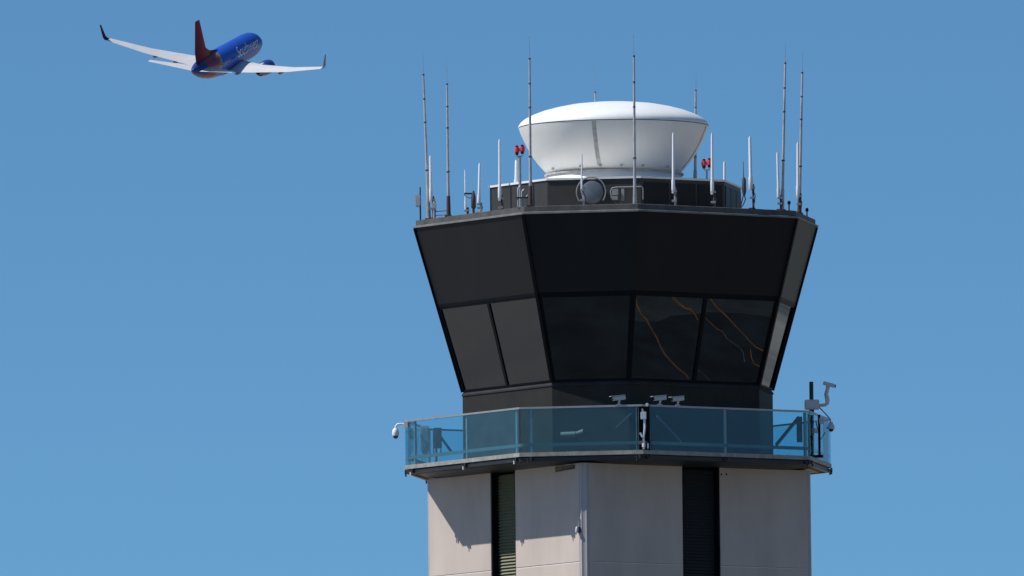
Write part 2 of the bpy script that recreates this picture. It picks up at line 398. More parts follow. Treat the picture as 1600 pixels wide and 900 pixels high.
for i in range(8):
    nseg = 1 if i % 2 else 2
    for k in range(nseg):
        t0, t1 = k / nseg, (k + 1) / nseg
        def wp(t, z, d): r = cabring(z, d); return r[i].lerp(r[(i + 1) % 8], t)
        L = (wp(1, ZS, 0) - wp(0, ZS, 0)).length; g0 = .07 / L; g1 = .045 / L
        a0 = t0 + (g0 if k == 0 else g1); a1 = t1 - (g0 if k == nseg - 1 else g1)
        f = MB()
        def slab(a, b_, za, zb, d0, d1, mbx):
            mbx.hexa([wp(a, za, d0), wp(b_, za, d0), wp(b_, zb, d0), wp(a, zb, d0)], [wp(a, za, d1), wp(b_, za, d1), wp(b_, zb, d1), wp(a, zb, d1)])
        slab(t0, a0, ZS, ZH, .004, .12, f); slab(a1, t1, ZS, ZH, .004, .12, f)
        slab(a0, a1, ZS, ZS + .045, .004, .12, f); slab(a0, a1, ZH - .05, ZH, .004, .12, f)
        fo = f.build('window', M['black'], T)
        g = MB(); slab(a0 + .0005, a1 - .0005, ZS + .046, ZH - .051, .03, .042, g)
        g.build('pane', M['winglass'], fo)
b = MB(); b.loft([octa(HS - .25, AS - .1, ZD + .95), octa(HS - .25, AS - .1, ZD + 1.05)])
b.build('cab_floor', M['dark'], T)
b = MB(); b.loft([cabring(ZH + .1, .21), cabring(ZH + .16, .21)]); b.build('cab_ceiling', M['dark'], T)
b = MB(); b.loft([octa(HS - .30, AS - .12, ZD + 1.06), octa(HS - .30, AS - .12, ZS + .12), octa(HS - 1.0, AS - .40, ZS + .20), octa(HS - 1.0, AS - .4, ZD + 1.06)], True)
b.build('controller_desk', M['dark'], T)

# roof edge and deck
b = MB(); b.loft([octa(HRf - .05, ARf - .02, ZR + .002), octa(HRf + .04, ARf + .017, ZR + .002), octa(HRf + .04, ARf + .017, ZR + .045), octa(HRf - .01, ARf - .005, ZR + .06), octa(HRf - .05, ARf - .02, ZR + .06)], True)
re_ = b.build('roof_edge', M['fascia'], T)
b = MB(); b.loft([octa(HRf - .03, ARf - .012, ZR + .062), octa(HRf - .03, ARf - .012, ZR + .185), octa(HRf - .10, ARf - .04, ZR + .20), octa(HRf - .22, ARf - .08, ZR + .20), octa(HRf - .22, ARf - .08, ZR + .062)], True)
b.build('roof_kerb', mat('dark_kerb_coating', (.075, .073, .07), .7, var=.3, vscale=4), re_, bevel=.006)
b = MB(); b.loft([octa(HRf - .225, ARf - .082, ZR + .0), octa(HRf - .225, ARf - .082, ZR + .10)])
b.build('roof_deck', M['roof'], T)
PH, PA, PZ = 2.87, 1.24, ZD + 6.80
b = MB(); b.loft([octa(PH, PA, ZR + .102), octa(PH, PA, PZ - .04)])
pw = b.build('penthouse_wall', mat('penthouse_panel', (.045, .043, .040), .5, spec=.25, var=.12), T)
b = MB(); b.loft([octa(PH + .03, PA + .012, PZ - .038), octa(PH + .03, PA + .012, PZ + .012), octa(PH - .1, PA - .04, PZ + .02)])
b.build('penthouse_roof', M['whitetrim'], T)
for i in (2, 3):
    b = MB()
    for k in range(3):
        a0 = .04 + .32 * k
        q = [facept(PH, PA, i, a0, ZR + .15), facept(PH, PA, i, a0 + .29, ZR + .15)]; ax = (q[1] - q[0]).normalized(); n = Vector((ax.y, -ax.x, 0))
        l4 = [q[0] + n * .003, q[1] + n * .003, q[1] + n * .02, q[0] + n * .02]; b.hexa(l4, [p + Vector((0, 0, .72)) for p in l4])
    b.build_each('penthouse_panel', M['panel'], pw)

# small fixtures on the shaft
def on_face(px, py, side):                      # side 0: left wall, 1: right wall -> local point on the wall face
    lo, hi = -SH, SH
    for _ in range(40):
        m_ = (lo + hi) / 2; p = (m_, -SH) if side == 0 else (SH, m_)
        x, y = proj(loc2w(*p, ZD - 1))
        if x < px: lo = m_
        else: hi = m_
    p = (lo, -SH) if side == 0 else (SH, lo); w = loc2w(*p, ZD)
    return w2loc(inv(px, py, w.y))
p = on_face(905, 828, 0); f = thing('wall_light', 'tiny pale light fitting on the left shaft wall beside the corner', 'light', loc2w(p.x, -SH, p.z), -A)
b = MB(); b.box((0, -.02, 0), (.10, .04, .14)); b.build('back_plate', M['dark'], f)
b = MB(); b.lathe([(.0, -.09), (.035, -.08), (.045, -.02), (.03, .05), (.015, .07)], (0, -.075, .01), 14); b.build('lamp_cover', M['cam'], f, smooth=True)
p = on_face(884, 731, 0); b = MB(); b.box((p.x, -SH - .02, p.z), (.78, .05, .10)); b.bar((p.x - .38, -SH - .03, p.z - .07), (p.x + .38, -SH - .03, p.z - .03), .03)
b.build('access_hatch', mat('stained_hatch', (.13, .11, .07), .8, var=.4, vscale=6), T)
b = MB()
for px in (1127, 1135):
    p = on_face(px, 741, 1); b.tube([(SH - .01, p.y, p.z), (SH + .01, p.y, p.z)], .022, 10)
b.build_each('anchor_hole', M['louvback'], T)

# ------------------------------------------------------------------ radome
rd = thing('radome', 'large white bowl-shaped radar dome on the tower roof', 'radome', (-.03, 0, PZ + .02))
z0 = PZ + .02
def Z(z): return ZD + z - z0
b = MB(); b.lathe([(0, Z(8.87)), (.3, Z(8.868)), (.7, Z(8.845)), (1.1, Z(8.80)), (1.45, Z(8.73)), (1.75, Z(8.65)), (2.0, Z(8.555)), (2.17, Z(8.47)), (2.27, Z(8.39)), (2.325, Z(8.31)), (2.33, Z(8.27)), (2.28, Z(8.27)), (0, Z(8.3))][::-1], n=128)
b.build('upper_shell', M['white'], rd, smooth=True)
M['radome'] = mat('radome_gelcoat', (.78, .77, .73), .38, var=.035, vscale=1.4, streak=2)
b = MB(); b.lathe([(0, Z(7.10)), (1.60, Z(7.10)), (1.69, Z(7.19)), (1.86, Z(7.38)), (2.0, Z(7.58)), (2.12, Z(7.79)), (2.22, Z(8.0)), (2.285, Z(8.15)), (2.315, Z(8.25)), (2.26, Z(8.262)), (0, Z(8.262))], n=128)
lw = b.build('lower_shell', M['radome'], rd, smooth=True)
b = MB(); b.lathe([(0, 0), (1.74, 0), (1.76, .04), (1.70, .13), (1.64, Z(7.06)), (1.60, Z(7.098)), (0, Z(7.098))], n=128)
b.build('base_ring', M['radome'], rd, smooth=True)
b = MB(); b.lathe([(1.60, Z(7.07)), (1.705, Z(7.07)), (1.705, Z(7.105)), (1.60, Z(7.105))], n=128); b.build('bolt_flange', mat('flange_grey', (.40, .39, .37), .5, var=.3, vscale=6), rd, smooth=True)
# vertical lap joint strip on the front of the bowl
prof = [(1.70, 7.20), (1.86, 7.38), (2.0, 7.58), (2.12, 7.79), (2.22, 8.0), (2.285, 8.15), (2.31, 8.22)]
for ang, w in ((-102, .05), (-12, .05), (78, .05), (168, .05)):
    b = MB(); a = R_(ang); lo = []; hi = []
    for r, z in prof:
        for k, L_ in ((-1, lo), (1, hi)): L_.append(Vector(((r + .006) * math.cos(a + k * w / r / 1.0), (r + .006) * math.sin(a + k * w / r), Z(z))))
    n_ = len(prof); V = lo + hi + [Vector((v.x * .993, v.y * .993, v.z)) for v in lo + hi]; F = []
    for i in range(n_ - 1):
        F += [(i, i + 1, n_ + i + 1, n_ + i), (2 * n_ + i, 3 * n_ + i, 3 * n_ + i + 1, 2 * n_ + i + 1), (i, 2 * n_ + i, 2 * n_ + i + 1, i + 1), (n_ + i, n_ + i + 1, 3 * n_ + i + 1, 3 * n_ + i)]
    b.add(V, F); b.build('seam_strip', mat('seam_grey', (.40, .395, .38), .6, var=.3, vscale=5), lw, smooth=True)

for ang in (-118, -101, -84, -66, -40, -150, 20, 80, 140):
    b = MB(); a = R_(ang); c_ = Vector((1.73 * math.cos(a), 1.73 * math.sin(a), Z(7.19)))
    b.box(c_, (.035, .06, .04), Matrix.Rotation(a, 3, 'Z')); b.build('lifting_lug', M['steel'], lw)
# ------------------------------------------------------------------ antennas on the roof
ROOFZ = ZR + .20; RZ_IN = ZR + .10
def foot(px, where):
    if where == 'edge': p = on_ring(px, ROOFZ, HRf - .14, ARf - .06); p.z = ROOFZ
    elif where == 'back': p = on_ring(px, ROOFZ, HRf - .14, ARf - .06, False); p.z = ROOFZ
    elif where == 'front': p = on_ring(px, RZ_IN, HRf - .75, ARf - .3); p.z = RZ_IN
    elif where == 'pent': p = on_ring(px, PZ, PH - .15, PA - .06); p.z = PZ + .016
    elif where == 'pentback': p = on_ring(px, PZ, PH - .3, PA - .12, False); p.z = PZ + .016
    return p
def whip_mast(px, pt, yt, yw, where, label):
    p = foot(px, where); q = inv(pt, yt, p.y); w_ = inv(pt + (yw - yt) * .02 * (1 if pt < px else -1), yw, p.y)
    t = thing('whip_antenna', label, 'antenna', p, 0, 'tall whip antennas on the tower roof')
    d = q - p; L_ = d.length
    pts = [d * s for s in (0, .12, .45, .72, 1)]
    b = MB(); b.tube(pts, [.040, .038, .032, .027, .022]); m_ = b.build('mast', M['mast'], t, smooth=True)
    b = MB()
    for s, r in ((.33, .042), (.66, .033), (.82, .030), (.988, .028)): b.tube([d * s, d * (s + .010)], r, 10)
    b.build_each('collar', M['mastdark'], m_)
    b = MB(); b.tube([d * .995, w_ - p], [.007, .0035], 6); b.build('whip', M['steel'], t)
    b = MB(); b.box((0, 0, .012), (.18, .18, .02)); b.tube([(0.0, .0, .022), d.normalized() * .5], [.055, .045], 12)
    b.build('mount', M['rust'] if int(px) % 2 else M['steel'], t, smooth=True)
    return t
whip_mast(670, 661.5, 115, 85, 'edge', 'tall grey whip antenna leaning left, outermost on the left roof edge')
whip_mast(701, 698.5, 130, 98, 'edge', 'tall grey whip antenna second from the left, with dark brown mount')
whip_mast(829, 827.5, 90, 57, 'edge', 'tall thin whip antenna passing in front of the left rim of the radome')
whip_mast(992, 990.5, 86, 52, 'front', 'tallest whip antenna standing in front of the middle of the radome')
whip_mast(934, 930, 143, 107, 'pentback', 'whip antenna behind the radome, only its tip above the white dome')
whip_mast(1086, 1087, 140, 110, 'pentback', 'whip antenna behind the right rim of the radome')
whip_mast(1222, 1227, 97, 67, 'edge', 'tall whip antenna near the right roof edge, inner of the right pair')
whip_mast(1249, 1253.5, 112, 82, 'edge', 'tall whip antenna leaning right, outermost on the right roof corner')

def stick(px, pt, yt, where, label, r=.034, pole=.55, mount='rust', mcol='fibre'):
    p = foot(px, where); q = inv(pt, yt, p.y); d = q - p
    t = thing('stick_antenna', label, 'antenna', p, 0, 'short white stick antennas on the tower roof')
    off = Vector((.0, 0, 0)); u = d.normalized()
    b = MB(); b.tube([u * pole * .75, u * (pole * .75 + .05), u * (pole + .16), u * (pole + .20), d * .97, d], [r * .9, r * 1.3, r * 1.3, r, r * .8, r * .35], 12)
    b.build('radiator', M[mcol], t, smooth=True)
    b = MB(); b.tube([(0.05, .02, 0), Vector((.05, .02, pole))], .028, 10); b.box((.02, .01, .012), (.16, .14, .02)); b.build('mount_pole', M[mount], t, smooth=True)
    b = MB()
    for s in (.45, .85): b.box((.03, .01, pole * s), (.13, .09, .05))
    b.build_each('clamp', M['steel'], t, bevel=.005)
    b = MB(); pts = [Vector((.03, -.02, pole * .8)), Vector((.10, -.05, pole * .55)), Vector((.08, -.04, pole * .25)), Vector((.03, .0, .02))]
    b.tube(pts, .009, 6); b.build('feed_cable', M['cable'], t, smooth=True)
    return t
stick(674, 672.5, 243, 'edge', 'white stick antenna beside the outermost left whip antenna')
stick(728, 726.5, 265, 'back', 'faint thin white stick antenna on the far roof edge behind the small bracket mast', r=.02)
stick(748, 749.5, 255, 'edge', 'short white stick antenna left of the penthouse with its mount at the roof edge', pole=.25, mount='fibre')
stick(781, 780.5, 217, 'front', 'white stick antenna in front of the left end of the penthouse')
stick(806, 806.5, 250, 'pentback', 'thick white stick antenna behind the left red twin light', r=.036, pole=.1, mount='steel')
stick(909, 909, 240, 'front', 'thin grey stick antenna in front of the round cover on the penthouse', r=.02, pole=.6, mount='steel')
stick(1052, 1052, 207, 'front', 'white stick antenna in front of the right half of the radome', pole=.6, mount='steel')
stick(1113, 1112.5, 208, 'front', 'white stick antenna just right of the right red twin light', pole=.62)
stick(1132, 1132, 252, 'back', 'faint short white stick antenna behind the right end of the penthouse', r=.035, pole=.2)
stick(1174, 1171.5, 213, 'edge', 'white stick antenna standing free right of the penthouse', r=.042, pole=.6)
stick(1217, 1214.5, 238, 'edge', 'white stick antenna immediately left of the inner right whip antenna', pole=.35, r=.03)
stick(1247, 1246.5, 222, 'edge', 'white stick antenna immediately left of the outermost right whip antenna', pole=.5, r=.036, mount='dark')

# dark slim antenna by the penthouse's right end, with its curled cable
p = on_ring(1163, ROOFZ, HRf - 1.0, ARf - .4, False); p.z = RZ_IN
p = foot(1163, 'edge'); t = thing('dipole_antenna', 'slim dark antenna with a curled cable right of the penthouse', 'antenna', p)
b = MB(); b.tube([(0, 0, .32), (0, 0, .42), (0, 0, .70), (-.01, 0, .78), (-.01, 0, 1.15)], [.03, .055, .05, .012, .006], 10); b.build('radiator', M['mastdark'], t, smooth=True)
b = MB(); b.tube([(0, 0, .34), (.03, 0, .22), (-.02, 0, .10), (-.08, 0, .02)], .014, 8); b.build('feed_cable', M['cable'], t, smooth=True)
b = MB(); b.bar((-.1, .02, .0), (0, .01, .4), .025); b.build('bracket', M['dark'], t)

# small knobs near the right corner
for px, lab in ((1233, 'tiny dark knob terminal between the two right whip antennas'), (1261, 'tiny dark knob terminal at the far right roof corner')):
    p = foot(px, 'edge'); t = thing('air_terminal', lab, 'air terminal', p, 0, 'small knob terminals on the roof edge')
    b = MB(); b.tube([(0, 0, 0), (0, 0, .16)], .018, 8); b.build('stem', M['dark'], t, smooth=True)
    b = MB(); b.lathe([(0, .14), (.035, .15), (.042, .19), (.03, .23), (0, .24)], n=14); b.build('knob', M['black'], t, smooth=True)

# equipment mast with box at the far left
p = foot(657, 'edge'); t = thing('equipment_mast', 'thin dark mast carrying a beige box at the far left roof corner', 'sensor mast', p)
b = MB(); b.tube([(0, 0, 0), (0, 0, .85)], [.022, .016], 8); b.build('mast', M['dark'], t, smooth=True)
b = MB(); b.box((-.06, -.02, .52), (.13, .13, .27)); b.box((-.06, -.02, .67), (.08, .09, .03)); b.box((-.06, -.02, .37), (.09, .09, .03)); b.build('sensor_box', M['cam'], t, bevel=.012)
# bracket mast
p = foot(740, 'edge'); t = thing('bracket_mast', 'short dark mast with a small horizontal arm and loop on the left roof edge', 'sensor mast', p)
b = MB(); b.tube([(0, 0, 0), (0, 0, .10), (0, 0, .14), (0, 0, .40), (0, 0, .55)], [.03, .03, .06, .06, .02], 10); b.build('mast', M['rust'], t, smooth=True)
b = MB(); b.tube([(0, 0, .48), (-.22, 0, .485)], .022, 8); b.tube([(-.22, 0, .48), (-.20, 0, .42), (-.12, 0, .38), (-.03, 0, .37)], .008, 6); b.build('arm', M['dark'], t, smooth=True)
# cluster beside the first stick
p = foot(679, 'edge'); t = thing('junction_post', 'stubby galvanised junction post with side pipe at the left roof edge', 'junction box', p)
b = MB(); b.tube([(0, 0, 0), (0, 0, .42)], .035, 10); b.build('post', M['steel'], t, smooth=True)
b = MB(); b.box((0, 0, .30), (.10, .10, .14)); b.build('box', M['cam'], t, bevel=.01)
b = MB(); b.tube([(0, 0, .17), (.28, -.16, .17)], .014, 8); b.tube([(0, 0, .07), (.28, -.16, .07)], .012, 8); b.build('side_pipe', M['dark'], t, smooth=True)

# red twin obstruction lights
def twin_light(px, py, where, label):
    p = foot(px, where); top = inv(px - 1, py, p.y); h = top.z - p.z
    t = thing('obstruction_light', label, 'warning light', p, 0, 'red twin obstruction lights')
    b = MB(); b.tube([(0, 0, 0), (0, 0, h - .16)], .035 if h > .6 else .022, 10); b.build('pole', M['steel'], t, smooth=True)
    b = MB(); b.tube([(-.08, 0, h - .13), (-.04, 0, h - .17), (.04, 0, h - .17), (.08, 0, h - .13)], .02, 8); b.build('yoke', M['cam'], t, smooth=True)
    for s, dz in ((-1, 0), (1, .02)):
        b = MB(); b.lathe([(0, h - .13 + dz), (.035, h - .13 + dz), (.05, h - .06 + dz), (.0, h - .06 + dz)], (s * .066, 0, 0), 16); l = b.build('lamp_socket', M['lens'], t, smooth=True)
        b = MB(); b.lathe([(0, h - .06 + dz), (.062, h - .06 + dz), (.066, h + .0 + dz), (.058, h + .06 + dz), (0, h + .06 + dz)], (s * .066, 0, 0), 18); l = b.build('lens', M['red'], t, smooth=True)
        b = MB(); b.lathe([(0, h + .06 + dz), (.045, h + .06 + dz), (.03, h + .10 + dz), (0, h + .11 + dz)], (s * .066, 0, 0), 14); b.build('cap', M['lens'], l, smooth=True)
    return t
twin_light(813, 234, 'front', 'red twin obstruction light on the tall pole left of the radome')
twin_light(1104.5, 255, 'pent', 'red twin obstruction light on the short pole right of the radome')

# conduits by the left light pole
p = foot(820, 'edge'); t = thing('conduit_bundle', 'bundle of short grey conduits at the foot of the left light pole', 'conduits', p)
b = MB()
for dx, h in ((-.16, .50), (-.07, .42), (.02, .28), (.13, .34)): b.tube([(dx, 0, 0), (dx, 0, h - .06), (dx + .05, .02, h)], .022, 8)
b.build_each('conduit', M['steel'], t, smooth=True)
b = MB(); b.box((-.03, -.01, .22), (.36, .05, .035)); b.build('clamp_bar', M['dark'], t)

# round cover on the penthouse front and gear beside it
def pent_pt(px, py, out=.0):
    p = on_ring(px, PZ, PH + out, PA + out * .41); return inv(px, py, p.y)
p = pent_pt(925, 300, .10); ax = loc2w(1 / math.sqrt(2), -1 / math.sqrt(2), 0)
t = thing('round_vent_cover', 'round grey-blue cover inside a hoop on the penthouse front', 'vent', p, math.atan2(ax.y, ax.x))
b = MB(); b.lathe([(0, .03), (.20, .03), (.27, .0), (.285, -.04), (.285, -.10), (0, -.10)], n=48, axis='X'); b.build('cover_disc', M['disc'], t, smooth=True)
b = MB(); pts = [(.0, -.02 + .36 * math.cos(a), .36 * math.sin(a)) for a in [math.pi * (-.2 + 1.4 * k / 28) for k in range(29)]]
b.tube(pts, .018, 8); b.build('hoop', M['gear'], t, smooth=True)
p = pent_pt(963, 303, .12); t = thing('roof_junction_box', 'small pale boxes with conduit at the middle of the penthouse front', 'junction box', p, math.atan2(ax.y, ax.x))
b = MB(); b.box((0, -.02, .04), (.10, .16, .16)); b.box((0, -.03, -.10), (.10, .15, .10)); b.box((-.02, .16, -.02), (.06, .08, .30)); b.build('box', M['gear'], t, bevel=.008)
b = MB(); b.tube([(0, -.12, -.10), (0, -.14, .08), (0, -.10, .15), (0, .0, .165), (0, .62, .165), (0, .66, .12), (0, .66, -.15)], .013, 8); b.build('conduit', M['steel'], t, smooth=True)

# ------------------------------------------------------------------ balcony equipment
def cctv(pos, yaw, label, pitch=8, s=1.0, stem=.12, group=None):
    t = thing('security_camera', label, 'camera', pos, yaw, group)
    r = Matrix.Rotation(R_(pitch), 3, 'Y'); b = MB()
    b.box((0, 0, stem + .075 * s), (.34 * s, .12 * s, .10 * s), r); hs = b.build('housing', M['cam'], t, bevel=.012)
    b = MB(); b.box(Vector((.03 * s, 0, stem + .075 * s)) + r @ Vector((0, 0, .062 * s)), (.40 * s, .145 * s, .014), r); b.build('sunshield', M['cam'], hs, bevel=.003)
    b = MB(); c = Vector((0, 0, stem + .075 * s)); b.tube([c + r @ Vector((.17 * s, 0, 0)), c + r @ Vector((.178 * s, 0, 0))], .04 * s, 16); b.build('lens', M['lens'], hs)
    b = MB(); b.tube([(0, 0, 0), (0, 0, stem * .6), (-.02, 0, stem + .02)], [.03, .022, .03], 10); b.box((0, 0, .01), (.09, .09, .02)); b.build('bracket', M['cam'], t, smooth=True)
    return t
railtop = ZD + RT + .026
for px, yaw, lab in ((967, 200, 'grey security camera on the balcony handrail left of the corner conduit'),
                     (1031, 205, 'grey security camera on the handrail just right of the corner conduit'),
                     (1059, 212, 'grey security camera on the handrail, right neighbour of the other one beside it')):
    p = on_ring(px, railtop, RH, RA); p.z = railtop
    cctv(p, R_(yaw), lab, 6, .95, .09, 'security cameras on the balcony rail')

# left dome camera on an arm
p = on_ring(637, ZD + 1.0, RH, RA); p = inv(634, 664, p.y)
t = thing('dome_camera', 'white dome camera on a curved arm outside the left end of the balcony', 'camera', p)
b = MB(); b.tube([(.0, 0, 0), (-.10, 0, .03), (-.20, 0, .02), (-.245, 0, -.03), (-.25, 0, -.09)], .024, 10); b.box((.0, 0, 0), (.09, .08, .12)); b.build('arm', M['white'], t, smooth=True)
b = MB(); b.lathe([(0, -.07), (.04, -.075), (.075, -.12), (.085, -.20), (.075, -.26), (0, -.26)], (-.25, 0, 0), 24); h = b.build('housing', M['white'], t, smooth=True)
b = MB(); b.lathe([(0, -.262), (.07, -.262), (.055, -.31), (.02, -.335), (0, -.34)], (-.25, 0, 0), 24); b.build('dome', mat('smoked_dome', (.12, .09, .07), .2), h, smooth=True)

# corner conduit with cans
p = on_ring(1006, ZD, RH - .03, RA - .01); p.z = ZD + .0
t = thing('corner_conduit', 'white fittings and dark pipes in the gap at the front corner of the balcony', 'conduits', p)
b = MB(); b.box((-.125, .02, .54), (.06, .06, 1.09)); b.box((.125, .03, .54), (.06, .06, 1.09)); b.box((0, .1, .54), (.19, .02, 1.05)); b.build('back_plate', M['black'], t)
b = MB(); b.tube([(.0, 0, .02), (.0, 0, .30), (.03, -.01, .55), (.02, 0, .80), (-.03, 0, 1.0)], [.03, .025, .03, .03, .022], 10); b.build('pipe', M['fibre'], t, smooth=True)
b = MB(); b.box((.0, -.02, .83), (.14, .10, .18)); b.box((.09, 0, 1.09), (.07, .07, .08)); b.tube([(0, -.02, .06), (0, -.02, .16)], .045, 10); b.tube([(-.02, -.02, .30), (-.09, -.01, .42)], .028, 8); b.box((.10, 0, .10), (.04, .04, .14)); b.build_each('fitting', M['fibre'], t, bevel=.01)

# tube floodlight on the cab base wall
p = on_ring(895, ZD + .7, HS + .16, AS + .07); p = inv(893, 679, p.y)
t = thing('floodlight', 'pale cylindrical floodlight mounted low on the black wall behind the rail glass', 'floodlight', p, R_(-10))
b = MB(); b.tube([(-.26, 0, -.01), (.10, 0, .0)], .075, 16); b.tube([(.08, 0, .0), (.30, 0, .06)], [.05, .075], 16); b.build('housing', mat('dull_grey_lamp', (.17, .17, .17), .7, spec=.2), t, smooth=True)
b = MB(); b.tube([(.301, 0, .060), (.31, 0, .062)], .062, 16); b.build('lens', M['lens'], t); b = MB(); b.bar((0, 0, 0), (.02, .20, -.05), .05); b.build('bracket', M['dark'], t)

# equipment boxes behind the left glass
p = on_ring(664, ZD, RH - .3, RA - .12, False); p.z = ZD
t = thing('balcony_cabinet', 'slim grey equipment cabinet behind the glass at the left end of the balcony', 'cabinet', inv(664, 712, p.y))
b = MB(); b.box((0, 0, .42), (.22, .2, .62)); b.box((0, 0, .05), (.14, .14, .12)); cbt = b.build('case', M['cam'], t, bevel=.015)
b = MB(); b.box((0, -.106, .42), (.17, .01, .5)); b.build('door', M['steel'], cbt)
p = on_ring(684, ZD, RH - .3, RA - .12, False)
t = thing('speaker_box', 'dark box on a stand behind the left balcony glass, right of the grey cabinet', 'equipment box', inv(684, 710, p.y))
b = MB(); b.box((0, 0, .40), (.20, .18, .50)); b.build('case', M['dark'], t, bevel=.012)
b = MB(); b.bar((-.10, 0, .0), (-.10, 0, .62), .035); b.bar((.08, 0, 0), (.08, 0, .14), .035); b.build('stand', M['steel'], t)

# right corner mast with its gear
p = on_ring(1269, ZD, RH - .08, RA - .03); p.z = ZD
t = thing('camera_mast', 'black post with grey junction boxes at the right corner of the balcony', 'mast', p)
b = MB(); b.bar((0, 0, 0), (0, 0, 1.28), .15, .12); b.tube([(0, 0, 1.28), (0, 0, 1.86)], .05, 14); b.build('post', M['dark'], t, smooth=True)
b = MB(); b.box((0.01, -.01, 1.30), (.36, .18, .24)); b.build('junction_box', M['cam'], t, bevel=.02)
b = MB(); b.box((-.30, 0, .70), (.14, .14, .62)); b.bar((-.15, 0, .2), (-.15, 0, 1.0), .06); b.build('side_cabinet', M['dark'], t, bevel=.01)
b = MB(); b.bar((.18, 0, .03), (.18, 0, 1.05), .06); b.box((.09, 0, .04), (.36, .16, .06)); b.build('side_post', M['black'], t)
b = MB(); b.tube([(.12, 0, 1.3), (.24, 0, 1.18), (.36, 0, 1.05), (.45, 0, .94), (.45, 0, .80), (.36, 0, .72)], .013, 6); b.tube([(.1, -.08, .9), (.16, -.09, .6), (.22, -.08, .45), (.32, -.05, .62)], .012, 6); b.build('cable', M['cable'], t, smooth=True)
b = MB(); b.box((.24, -.04, .90), (.12, .12, .14)); b.box((.10, -.08, .66), (.09, .06, .12)); b.build('small_box', M['cam'], t, bevel=.012)
mastp = p.copy()
t = thing('security_camera', 'pale camera held above the right corner post on a curved arm', 'camera', mastp + Vector((.19, 0, 1.33)))
b = MB(); b.tube([(0, 0, -.05), (.14, 0, -.04), (.19, 0, .0), (.20, 0, .08), (.17, 0, .22), (.20, 0, .34), (.22, 0, .42)], [.04, .04, .05, .055, .05, .045, .05], 12); b.build('arm', M['cam'], t, smooth=True)
r = Matrix.Rotation(R_(16), 3, 'Y'); b = MB(); b.box((.24, 0, .46), (.30, .11, .09), r); h = b.build('housing', M['cam'], t, bevel=.014)
b = MB(); b.tube([Vector((.24, 0, .46)) + r @ Vector((.151, 0, 0)), Vector((.24, 0, .46)) + r @ Vector((.175, 0, 0))], .042, 14); b.build('lens', M['lens'], h)
t = thing('dome_camera', 'pinkish grey dome camera hanging outside the right corner post', 'camera', mastp + Vector((.47, 0, .76)))
b = MB(); b.lathe([(0, .12), (.03, .12), (.06, .06), (.085, .0), (.085, -.06), (0, -.06)], n=22); b.build('housing', M['cam'], t, smooth=True)
b = MB(); b.lathe([(0, -.062), (.065, -.062), (.05, -.11), (0, -.135)], n=22); b.build('dome', M['lens'], t, smooth=True)
b = MB(); b.tube([(0, 0, .1), (-.03, 0, .17), (-.10, 0, .16), (-.28, 0, .12)], .02, 8); b.build('arm', M['cam'], t, smooth=True)

# ------------------------------------------------------------------ airliner
PD = FPX / 10.274
yaw, pit, rol = R_(71.616), R_(-10.714), R_(7.525)
Rv = Matrix.Rotation(yaw, 3, 'Z') @ Matrix.Rotation(pit, 3, 'Y') @ Matrix.Rotation(rol, 3, 'X')
V2W = Matrix((CR.col[0], -CR.col[2], CR.col[1])).transposed()      # view axes (right, away, up) -> world
pd = CR @ Vector(((403.74 - 800) / FPX, -(62.37 - 450) / FPX, -1))
PL_ = thing('airliner', 'blue twin-engine airliner with red tail climbing away in the sky', 'airplane')
PL_.matrix_world = Matrix.Translation(CAM + pd * PD) @ (V2W @ Rv).to_4x4()

def livery():
    m = bpy.data.materials.new('blue_livery'); m.use_nodes = True; t = m.node_tree; N = t.nodes; L = t.links
    b = N['Principled BSDF']; b.inputs['Roughness'].default_value = .38; b.inputs['Specular IOR Level'].default_value = .4
    g = N.new('ShaderNodeTexCoord'); s = N.new('ShaderNodeSeparateXYZ'); L.new(g.outputs['Object'], s.inputs[0])
    a = N.new('ShaderNodeMath'); a.operation = 'MULTIPLY'; a.inputs[1].default_value = .55; L.new(s.outputs['Z'], a.inputs[0])
    d = N.new('ShaderNodeMath'); d.operation = 'SUBTRACT'; L.new(s.outputs['X'], d.inputs[0]); L.new(a.outputs[0], d.inputs[1])
    mr = N.new('ShaderNodeMapRange'); mr.inputs[1].default_value = -34; mr.inputs[2].default_value = -14; L.new(d.outputs[0], mr.inputs[0])
    r = N.new('ShaderNodeValToRGB'); r.color_ramp.interpolation = 'CONSTANT'; e = r.color_ramp.elements
    e[0].position = 0; e[0].color = (.19, .02, .035, 1); e[1].position = .42; e[1].color = (.16, .022, .035, 1)
    for p_, c in ((.50, (.22, .05, .035, 1)), (.545, (.28, .19, .05, 1)), (.575, (.012, .075, .42, 1))):
        q = e.new(p_); q.color = c
    # tail cone behind the stabiliser turns blue again
    L.new(mr.outputs[0], r.inputs[0])
    lt = N.new('ShaderNodeMath'); lt.operation = 'LESS_THAN'; lt.inputs[1].default_value = -27.2; L.new(s.outputs['X'], lt.inputs[0])
    mx = N.new('ShaderNodeMix'); mx.data_type = 'RGBA'; L.new(lt.outputs[0], mx.inputs[0]); L.new(r.outputs[0], mx.inputs[6]); mx.inputs[7].default_value = (.015, .03, .17, 1)
    L.new(mx.outputs[2], b.inputs['Base Color']); return m
M['livery'] = livery()
M['wingw'] = mat('white_wing', (.62, .60, .58), .4, var=.06, vscale=.6)
M['fairing'] = mat('grey_fairing', (.16, .16, .18), .5)
M['blue'] = mat('deep_blue_paint', (.012, .04, .22), .35, var=.05)
